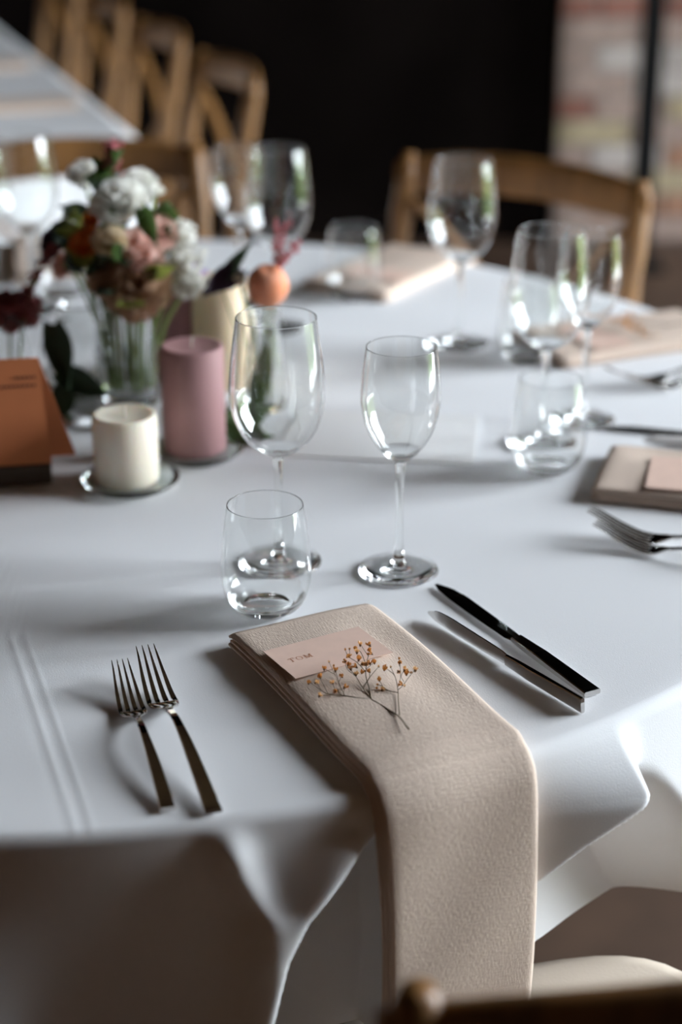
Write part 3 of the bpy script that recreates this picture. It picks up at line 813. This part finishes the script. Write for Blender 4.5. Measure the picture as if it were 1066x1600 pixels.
def flower(name, label, px, py, Y, root, make, m, tiltv=(0, -.5, 1), leaves=0, cat='flower', group='flowers of the bouquet', mstem='fstem', lmat='leaf'):
    c = at(px, py, Y); base = Vector(root)
    t = thing(name, label, cat, base, 0, group)
    head = obj('bloom', make, m, t); head.location = c - base
    head.rotation_mode = 'QUATERNION'; head.rotation_quaternion = Vector(tiltv).to_track_quat('Z', 'Y')
    mid = (c - base) * .55; mid.x *= .55; mid.y *= .55
    pts = spline([(0, 0, 0), mid, c - base - Vector(tiltv).normalized() * .006], 6)
    V, Fc = tube(pts, .0016, 7); obj('stem', mesh('stem', V, Fc), M[mstem], t)
    rg = random.Random(px * 7 + py)
    for k in range(leaves):
        lf = obj('leaf', leaf_mesh(rg.uniform(.03, .045), rg.uniform(.016, .024)), M[lmat], t)
        lf.location = c - base + Vector((rg.uniform(-.008, .008), rg.uniform(-.012, .006), rg.uniform(-.022, -.008)))
        aim(lf, (rg.uniform(-1, 1), rg.uniform(-.9, .5), rg.uniform(-.2, .5)), rg.uniform(-.8, .8))
    return t
def vroot(dx, dy, b=VB, z=.014): return (b.x + dx, b.y + dy, b.z + z)
Yv = VB.y
flower('white_lisianthus', 'large ruffled white bloom at the top middle of the bouquet', 187, 318, Yv - .02, vroot(.004, -.01), rose(.032, 4, .8, 1), M['f_white'], (-.1, -.6, 1), 2)
flower('white_flower_bud', 'closed white bud at the upper left of the bouquet', 131, 280, Yv + .04, vroot(-.012, 0), rose(.022, 3, .35, 2), M['f_white'], (-.25, -.5, 1), 0)
flower('white_freesia', 'small white bloom at the top right of the large white bloom', 218, 283, Yv + .02, vroot(.01, .01), rose(.018, 3, .7, 3), M['f_white'], (.2, -.3, 1), 1)
flower('white_freesia', 'tiny cream white bloom right of the bouquet top, above the round leaf', 243, 300, Yv + .02, vroot(.014, .008), rose(.011, 3, .5, 33), M['f_white'], (.3, -.3, 1), 0)
flower('cream_rose', 'cream rose in the middle of the bouquet', 172, 380, Yv - .05, vroot(-.004, -.014), rose(.021, 4, .55, 4), M['f_cream'], (-.1, -.9, .8), 1)
flower('orange_ranunculus', 'rust orange bloom at the left of the cream rose', 137, 381, Yv - .04, vroot(-.014, -.008), rose(.019, 4, .6, 5), M['f_orange'], (-.4, -.8, .7), 1, lmat='lime')
flower('orange_ranunculus', 'small amber bloom above the rust orange bloom', 146, 347, Yv - .02, vroot(-.01, -.004), rose(.013, 3, .5, 6), M['f_orange'], (-.3, -.6, .9), 1, lmat='lime')
flower('blush_lisianthus', 'blush edged white bloom at the right of the bouquet, under the round leaf', 248, 365, Yv - .02, vroot(.014, -.006), rose(.022, 4, .6, 7), M['f_blush'], (.5, -.7, .8), 1)
flower('blush_lisianthus', 'small blush bloom right of the cream rose', 212, 378, Yv - .04, vroot(.006, -.012), rose(.016, 3, .6, 8), M['f_blush'], (.1, -.9, .8), 0)
flower('blush_lisianthus', 'flat blush bloom low in the centre of the bouquet', 226, 405, Yv - .045, vroot(.01, -.014), rose(.020, 3, .7, 9), M['f_blush'], (.2, -.8, .9), 1, lmat='lime')
flower('dusty_rose', 'large dusty rose bloom low at the front of the bouquet', 215, 445, Yv - .045, vroot(.005, -.016), rose(.034, 4, .9, 10), M['f_dusty'], (.1, -.9, .35), 2, lmat='lime')
flower('dusty_rose', 'brownish rose low at the left of the bouquet front', 172, 430, Yv - .03, vroot(-.01, -.012), rose(.026, 4, .9, 11), M['f_dusty'], (-.4, -.9, .3), 2, lmat='leaf_dark')
flower('blush_lisianthus', 'drooping pale pink bloom at the vase rim under the bouquet', 222, 477, Yv - .048, vroot(.012, -.018), rose(.018, 3, .9, 12), M['f_blush'], (.1, -.9, -.3), 0)
flower('purple_scabiosa', 'dark purple bloom at the left edge of the bouquet', 92, 378, Yv + .01, vroot(-.018, .004), rose(.024, 4, .7, 13), M['f_purple'], (-.8, -.4, .6), 0)
flower('blush_lisianthus', 'pale pink bloom hanging at the lower left of the bouquet', 104, 416, Yv + .0, vroot(-.02, -.002), rose(.018, 3, .6, 14), M['f_blush'], (-.7, -.6, .4), 0)
rg = random.Random(21)
pts = [(rg.gauss(0, .010), rg.gauss(0, .010), rg.uniform(-.04, .03)) for _ in range(110)]
flower('white_stock', 'dense white stock spike at the right side of the bouquet', 288, 415, Yv - .01, vroot(.02, -.004), beads(pts, .0062, 1), M['f_white'], (.25, -.2, -1), 0)
pts = [(rg.gauss(0, .006), rg.gauss(0, .006), rg.uniform(-.012, .012)) for _ in range(30)]
flower('white_stock', 'small white stock sprig above the dense spike at the right', 284, 365, Yv + .01, vroot(.021, .0), beads(pts, .0045, 2), M['f_white'], (.4, -.2, 1), 0)
pts = [(rg.gauss(0, .004), rg.gauss(0, .004), rg.uniform(-.006, .006)) for _ in range(14)]
flower('lilac_sprig', 'tiny lilac sprig at the right edge of the bouquet', 309, 425, Yv + .01, vroot(.024, .002), beads(pts, .0035, 3), M['f_lilac'], (.6, -.2, 1), 0)
pts = [(rg.gauss(0, .005), rg.gauss(0, .005), rg.uniform(-.018, .018)) for _ in range(90)]
flower('pink_astilbe', 'pink bud spike at the very top of the bouquet', 177, 246, Yv + .01, vroot(-.002, .012), beads(pts, .003, 4), M['f_pink'], (0, 0, 1), 3)
pts = [(rg.gauss(0, .006), rg.gauss(0, .006), rg.uniform(-.01, .01)) for _ in range(40)]
flower('green_filler', 'lime green filler sprig at the left of the bouquet', 112, 348, Yv + .0, vroot(-.016, .006), beads(pts, .004, 5), M['lime'], (-.5, -.2, 1), 3, lmat='leaf_dark')
flower('green_filler', 'lime green filler sprig under the orange blooms', 118, 396, Yv - .02, vroot(-.018, -.01), beads(pts, .004, 6), M['lime'], (-.6, -.5, .6), 3, lmat='leaf_dark')
def leaf_sprig(label, root, spec, m='leaf', group='leaf sprigs on the round table', cat='leaf', name='leaf_sprig'):
    """spec = [(px,py,Y, length, width, direction, roll, round)]"""
    base = Vector(root); t = thing(name, label, cat, base, 0, group)
    tips = []
    for px, py, Y, ln, wd, dr, roll, rd in spec:
        lf = obj('leaf', leaf_mesh(ln, wd, .3, rd), M[m], t); c = at(px, py, Y) - base
        dv = Vector(dr).normalized(); lf.location = c - dv * ln * .5; aim(lf, dv, roll); tips.append(lf.location.copy())
    for tp in tips:
        V, Fc = tube(spline([(0, 0, 0), tp * .5, tp], 4) if tp.length > .01 else [(0, 0, 0), tp], .0011, 6); obj('stem', mesh('stem', V, Fc), M['fstem'], t)
    return t
leaf_sprig('round green leaf standing out at the upper right of the bouquet', vroot(.016, .004), [(260, 323, Yv - .01, .03, .028, (.15, -.5, 1), 0, True), (236, 357, Yv - .045, .045, .02, (.5, -.4, -1), .3, False)], 'leaf')
leaf_sprig('dark green leaves tucked at the upper left of the bouquet', vroot(-.01, .012), [(150, 297, Yv - .01, .04, .024, (-.5, -.4, .4), .2, False), (113, 330, Yv + .01, .035, .02, (-1, -.2, .3), 0, False), (168, 405, Yv - .05, .04, .026, (-.3, -.8, -.3), .2, False)], 'leaf_dark')
leaf_sprig('dark green leaves under the front of the bouquet', vroot(.002, -.006), [(150, 420, Yv - .04, .045, .03, (-.4, -.8, -.5), .2, False), (240, 425, Yv - .05, .04, .026, (.5, -.8, -.2), .2, False), (195, 412, Yv - .055, .035, .022, (.1, -.9, -.3), 0, False)], 'leaf_dark')
leaf_sprig('dark leafy stem around the small round vase', (RB.x, RB.y, RB.z + .01), [(103, 560, RB.y - .05, .075, .035, (.3, -.2, -1), .5, False), (140, 600, RB.y - .055, .07, .03, (1, -.2, -.35), .4, False), (98, 640, RB.y - .06, .05, .03, (-.2, -.3, -1), .3, False), (112, 690, RB.y - .09, .05, .03, (.3, -.6, -.6), .3, False), (165, 530, RB.y, .05, .02, (.2, -.1, 1), 0, False)], 'leaf_dark')
# peach flower group
Yp = PB.y
def ball(r):
    V, Fc = lathe([(0, -r), (r*.5, -r*.88), (r*.86, -r*.5), (r, 0), (r*.9, r*.45), (r*.6, r*.82), (r*.3, r*.93), (r*.14, r*.86), (0, r*.8)], 28)
    base = rose(r * .95, 3, .35, 40); b = len(V)
    V2 = [tuple(v.co * 1.02 + Vector((0, 0, r * .15))) for v in base.vertices]; F2 = [tuple(i + b for i in p.vertices) for p in base.polygons]
    return mesh('bloom', V + V2, Fc + F2, True, False)
flower('peach_ranunculus', 'round peach bloom behind the large wine glass rim', 418, 447, Yp, (PB.x, PB.y, PB.z + .01), ball(.0225), M['f_peach'], (.05, -.35, 1), 0, group='flowers of the bud vases')
pts = []
for k in range(7):
    a = k * .9
    for s in np.linspace(0, 1, 24): pts.append((.016 * s * math.cos(a) + rg.gauss(0, .0015), .016 * s * math.sin(a) + rg.gauss(0, .0015), .055 * s * (1 - .08 * k) - .02 + rg.gauss(0, .002)))
flower('pink_astilbe', 'feathery pink astilbe plume rising right of the peach bloom', 440, 395, Yp + .01, (PB.x + .006, PB.y + .004, PB.z + .01), beads(pts, .0022, 8), M['f_pink'], (.35, .1, 1), 0, group='flowers of the bud vases')
flower('white_flower_bud', 'small cream bud between the dark leaf and the peach bloom', 376, 440, Yp - .01, (PB.x - .006, PB.y, PB.z + .01), rose(.011, 3, .2, 18), M['f_cream'], (-.1, -.2, 1), 0, group='flowers of the bud vases')
leaf_sprig('dark purple and green calla leaf left of the peach bloom', (PB.x - .008, PB.y - .002, PB.z + .02), [(349, 448, Yp - .01, .05, .034, (-.75, -.3, -.6), .5, False)], 'f_purple')
leaf_sprig('olive green leaf curving up left of the peach bloom', (PB.x - .006, PB.y + .003, PB.z + .02), [(374, 415, Yp, .055, .022, (.8, .1, .75), -.6, False)], 'leaf_dark')
leaf_sprig('green leaves standing in the bud vase behind the large wine glass', (PB.x, PB.y - .004, PB.z + .012), [(408, 560, Yp - .004, .07, .022, (.05, -.1, 1), .2, False), (398, 600, Yp - .004, .06, .02, (-.1, -.1, 1), -.3, False)], 'leaf')
fb = on(400, 690)
leaf_sprig('green leaves lying on the cloth right of the mauve candle', (fb.x, fb.y, TZ + .004), [(395, 690, fb.y, .06, .028, (.9, -.25, .12), 0, False), (375, 650, fb.y + .03, .06, .03, (.5, .6, .35), .2, False), (400, 655, fb.y + .03, .05, .025, (.8, .2, .4), -.3, False), (372, 678, fb.y, .05, .03, (-.5, .2, .25), .1, False)], 'leaf')
# burgundy flowers behind the sign
rg = random.Random(31)
pts = []
for k in range(260):
    a = rg.uniform(0, 6.28); q = rg.random() ** .5; pts.append((.030 * q * math.cos(a), .022 * q * math.sin(a), rg.uniform(-.024, .02) * (1 - .4 * q)))
flower('burgundy_celosia', 'velvety burgundy flower head rising above the terracotta sign', 18, 484, CB.y, (CB.x, CB.y, CB.z + .01), beads(pts, .0042, 9), M['f_burgundy'], (.1, -.2, 1), 0, group='flowers of the bud vases')
pts = [(rg.gauss(0, .003), rg.gauss(0, .003), rg.uniform(-.03, .035)) for _ in range(110)]
flower('burgundy_astilbe', 'thin burgundy flower spray leaning from the sign towards the bouquet', 60, 425, CB.y, (CB.x + .006, CB.y, CB.z + .01), beads(pts, .0026, 10), M['f_burgundy'], (.6, 0, .9), 0, group='flowers of the bud vases')

# ------------------------------------------------------------------ chairs
def chair():
    """crossback chair, origin on the floor under the back, front towards +y"""
    t = thing('crossback_chair', '', 'chair')
    BX, HT = .190, .842
    def post(sx):
        return spline([(sx * .165, .02, 0), (sx * .175, -.005, .25), (sx * .183, .0, .45), (sx * .193, -.02, .65), (sx * BX, -.055, HT)], 6)
    for sx in (-1, 1):
        pts = post(sx); n = len(pts)
        V, Fc = tube(pts, [.013 + .005 * math.sin(math.pi * i / (n - 1)) + (.003 if i > n - 5 else 0) - (.006 if i == n - 1 else 0) for i in range(n)], 12)
        obj('rear_leg', mesh('rear_leg', V, Fc), M['wood'], t)
        V, Fc = tube([(sx * .19, .40, 0), (sx * .185, .395, .22), (sx * .18, .385, .44)], [.012, .016, .017], 12); obj('front_leg', mesh('front_leg', V, Fc), M['wood'], t)
        V, Fc = tube([(sx * .176, .012, .20), (sx * .187, .392, .20)], .009, 8); obj('stretcher', mesh('stretcher', V, Fc), M['wood'], t)
    V, Fc = tube([(-.187, .395, .25), (.187, .395, .25)], .009, 8); obj('stretcher', mesh('stretcher', V, Fc), M['wood'], t)
    # top rail: bowed band
    secs = []
    for i in range(25):
        u = i / 24 * 2 - 1; x = u * .207; y = -.047 - .042 * (1 - u * u) ; zc = .806 + .012 * (1 - u * u)
        hh = .031 * (1 - .25 * u ** 6); th = .0085; nx, ny = u * .25, -1
        loop = []
        for a in range(12):
            ca, sa = math.cos(2 * math.pi * a / 12), math.sin(2 * math.pi * a / 12)
            loop.append((x, y - .05 * (sa * hh) + th * math.copysign(abs(ca) ** .6, ca), zc + hh * math.copysign(abs(sa) ** .6, sa)))
        secs.append(loop)
    V, Fc = sweep(secs); obj('top_rail', mesh('top_rail', V, Fc), M['wood'], t)
    for sx in (-1, 1):                            # the crossed back slats
        pts = spline([(sx * .178, -.042, .775), (sx * .10, -.062, .70), (-sx * .02, -.050 - .006 * sx, .60), (-sx * .115, -.022, .52), (-sx * .16, .0, .465)], 6)
        V, Fc = tube(pts, .013, 8, flat=(1.0, .45)); obj('cross_slat', mesh('cross_slat', V, Fc), M['wood'], t)
    def seat_loop(g, z, y0=0.0):
        out = []
        for k in range(40):
            a = 2 * math.pi * k / 40; ca, sa = math.cos(a), math.sin(a)
            x = math.copysign(abs(ca) ** .45, ca); y = math.copysign(abs(sa) ** .45, sa)
            out.append((x * (.185 + .008 * y - g), .205 + y * (.205 - g), z))
        return out
    V, Fc = sweep([seat_loop(.012, .430), seat_loop(0, .436), seat_loop(0, .456), seat_loop(.008, .462)]); obj('seat', mesh('seat', V, Fc), M['wood'], t)
    V, Fc = sweep([seat_loop(.010, .4625), seat_loop(.002, .470), seat_loop(.004, .482), seat_loop(.022, .490)]); obj('seat_pad', mesh('seat_pad', V, Fc), M['seat'], t)
    return t
chair0 = chair()
def chair_at_table(ang, rad, label, dx=0):
    a = R(ang); p = polar(rad, ang)
    place(chair0, Vector((p.x, p.y, 0)), label, 'crossback chairs', a + R(90))
place(chair0, Vector((.2065, .812, 0)), 'dark chair back at the bottom edge, nearest the camera', 'crossback chairs', R(-75 + 90))
chair_at_table(57.5, .955, 'wooden crossback chair behind the round table on the right')
chair_at_table(97.8, .96, 'wooden crossback chair behind the bouquet, its rail in front of the second table')
T2 = Vector((-.365, 3.33)); e = Vector((-.327, .945)); nrm = Vector((-.945, -.327))
lab = ['nearest chair of the row along the second table', 'second chair of the row along the second table', 'third chair of the row along the second table', 'farthest chair of the row along the second table']
for k in range(4):
    q = Vector((-.275, 3.60)) + e * (.56 * k)
    place(chair0, Vector((q.x, q.y, 0)), lab[k], 'crossback chairs', math.atan2(nrm.y, nrm.x) - R(90))

# ------------------------------------------------------------------ second, long table
def long_table():
    LN, WD = 2.3, .95; rz = math.atan2(e.y, e.x)
    t = thing('long_table', 'long dining table under a white cloth at the upper left', 'table', (T2.x, T2.y, 0), rz)   # local x along the length, y to the left
    obj('table_top', box_mesh('table_top', .02, LN - .02, .02, WD - .02, .715, .745), M['block'], t)
    for x in (.1, LN - .1):
        for y in (.36, WD - .36): obj('leg', box_mesh('leg', x - .03, x + .03, y - .03, y + .03, 0, .7145), M['block'], t)
    # cloth
    loop = []
    rr = .05
    for (cx, cyy, a0) in ((LN - rr, WD - rr, 0), (rr, WD - rr, 90), (rr, rr, 180), (LN - rr, rr, 270)):
        for k in range(7):
            a = R(a0 + k * 15); loop.append((cx, cyy, math.cos(a), math.sin(a), rr))
    # densify
    pts = []
    m = len(loop)
    for i in range(m):
        p, q = loop[i], loop[(i + 1) % m]
        P0 = Vector((p[0] + p[2] * p[4], p[1] + p[3] * p[4])); P1 = Vector((q[0] + q[2] * q[4], q[1] + q[3] * q[4]))
        n = max(1, int((P1 - P0).length / .04))
        for k in range(n):
            f = k / n; pts.append((P0.lerp(P1, f), Vector((p[2], p[3])).lerp(Vector((q[2], q[3])), f).normalized()))
    n = len(pts); V, Fc = [], []
    rings = [(-.018, .7505, 0), (-.008, .7490, 0), (-.001, .744, 0), (.003, .735, .1), (.005, .70, .4), (.008, .64, .7), (.012, .56, 1), (.014, .515, 1.1)]
    acc = 0
    for off, z, f in rings:
        for i, (p, nn) in enumerate(pts):
            wv = .016 * f * math.sin(i * .55) + .008 * f * math.sin(i * 1.3 + 1); q = p + nn * (off + wv); V.append((q.x, q.y, z))
    for r_ in range(len(rings) - 1):
        for i in range(n): Fc.append((r_*n+i, r_*n+(i+1)%n, (r_+1)*n+(i+1)%n, (r_+1)*n+i))
    Fc.append(tuple(range(n)))
    cm = mesh('tablecloth', V, Fc, True, False); cm.polygons[len(cm.polygons) - 1].use_smooth = False
    c = obj('tablecloth', cm, M['cloth']); c.location = t.location; c.rotation_euler.z = rz
    tag(c, 'white tablecloth on the long second table at the upper left', 'tablecloth')
    def w(x, y, z): 
        return Vector((T2.x, T2.y, 0)) + Matrix.Rotation(rz, 3, 'Z') @ Vector((x, y, z))
    for (x, y, lb) in ((.38, .17, 'nearest blush napkin on the long second table'), (.92, .17, 'second blush napkin on the long second table')):
        me = box_mesh('napkin', -.055, .055, -.12, .12, 0, .012, .004, 2)
        o = obj('napkin', me, M['napkin']); o.location = w(x, y, .7512); o.rotation_euler.z = rz
        tag(o, lb, 'napkin', 'napkins on the long table')
    for (x, y, pr, lb, g) in ((.50, .40, tum0, 'water tumbler on the long second table at the left edge', TUMG),):
        place(pr, w(x, y, .7512), lb, 'glasses on the long table')
long_table()
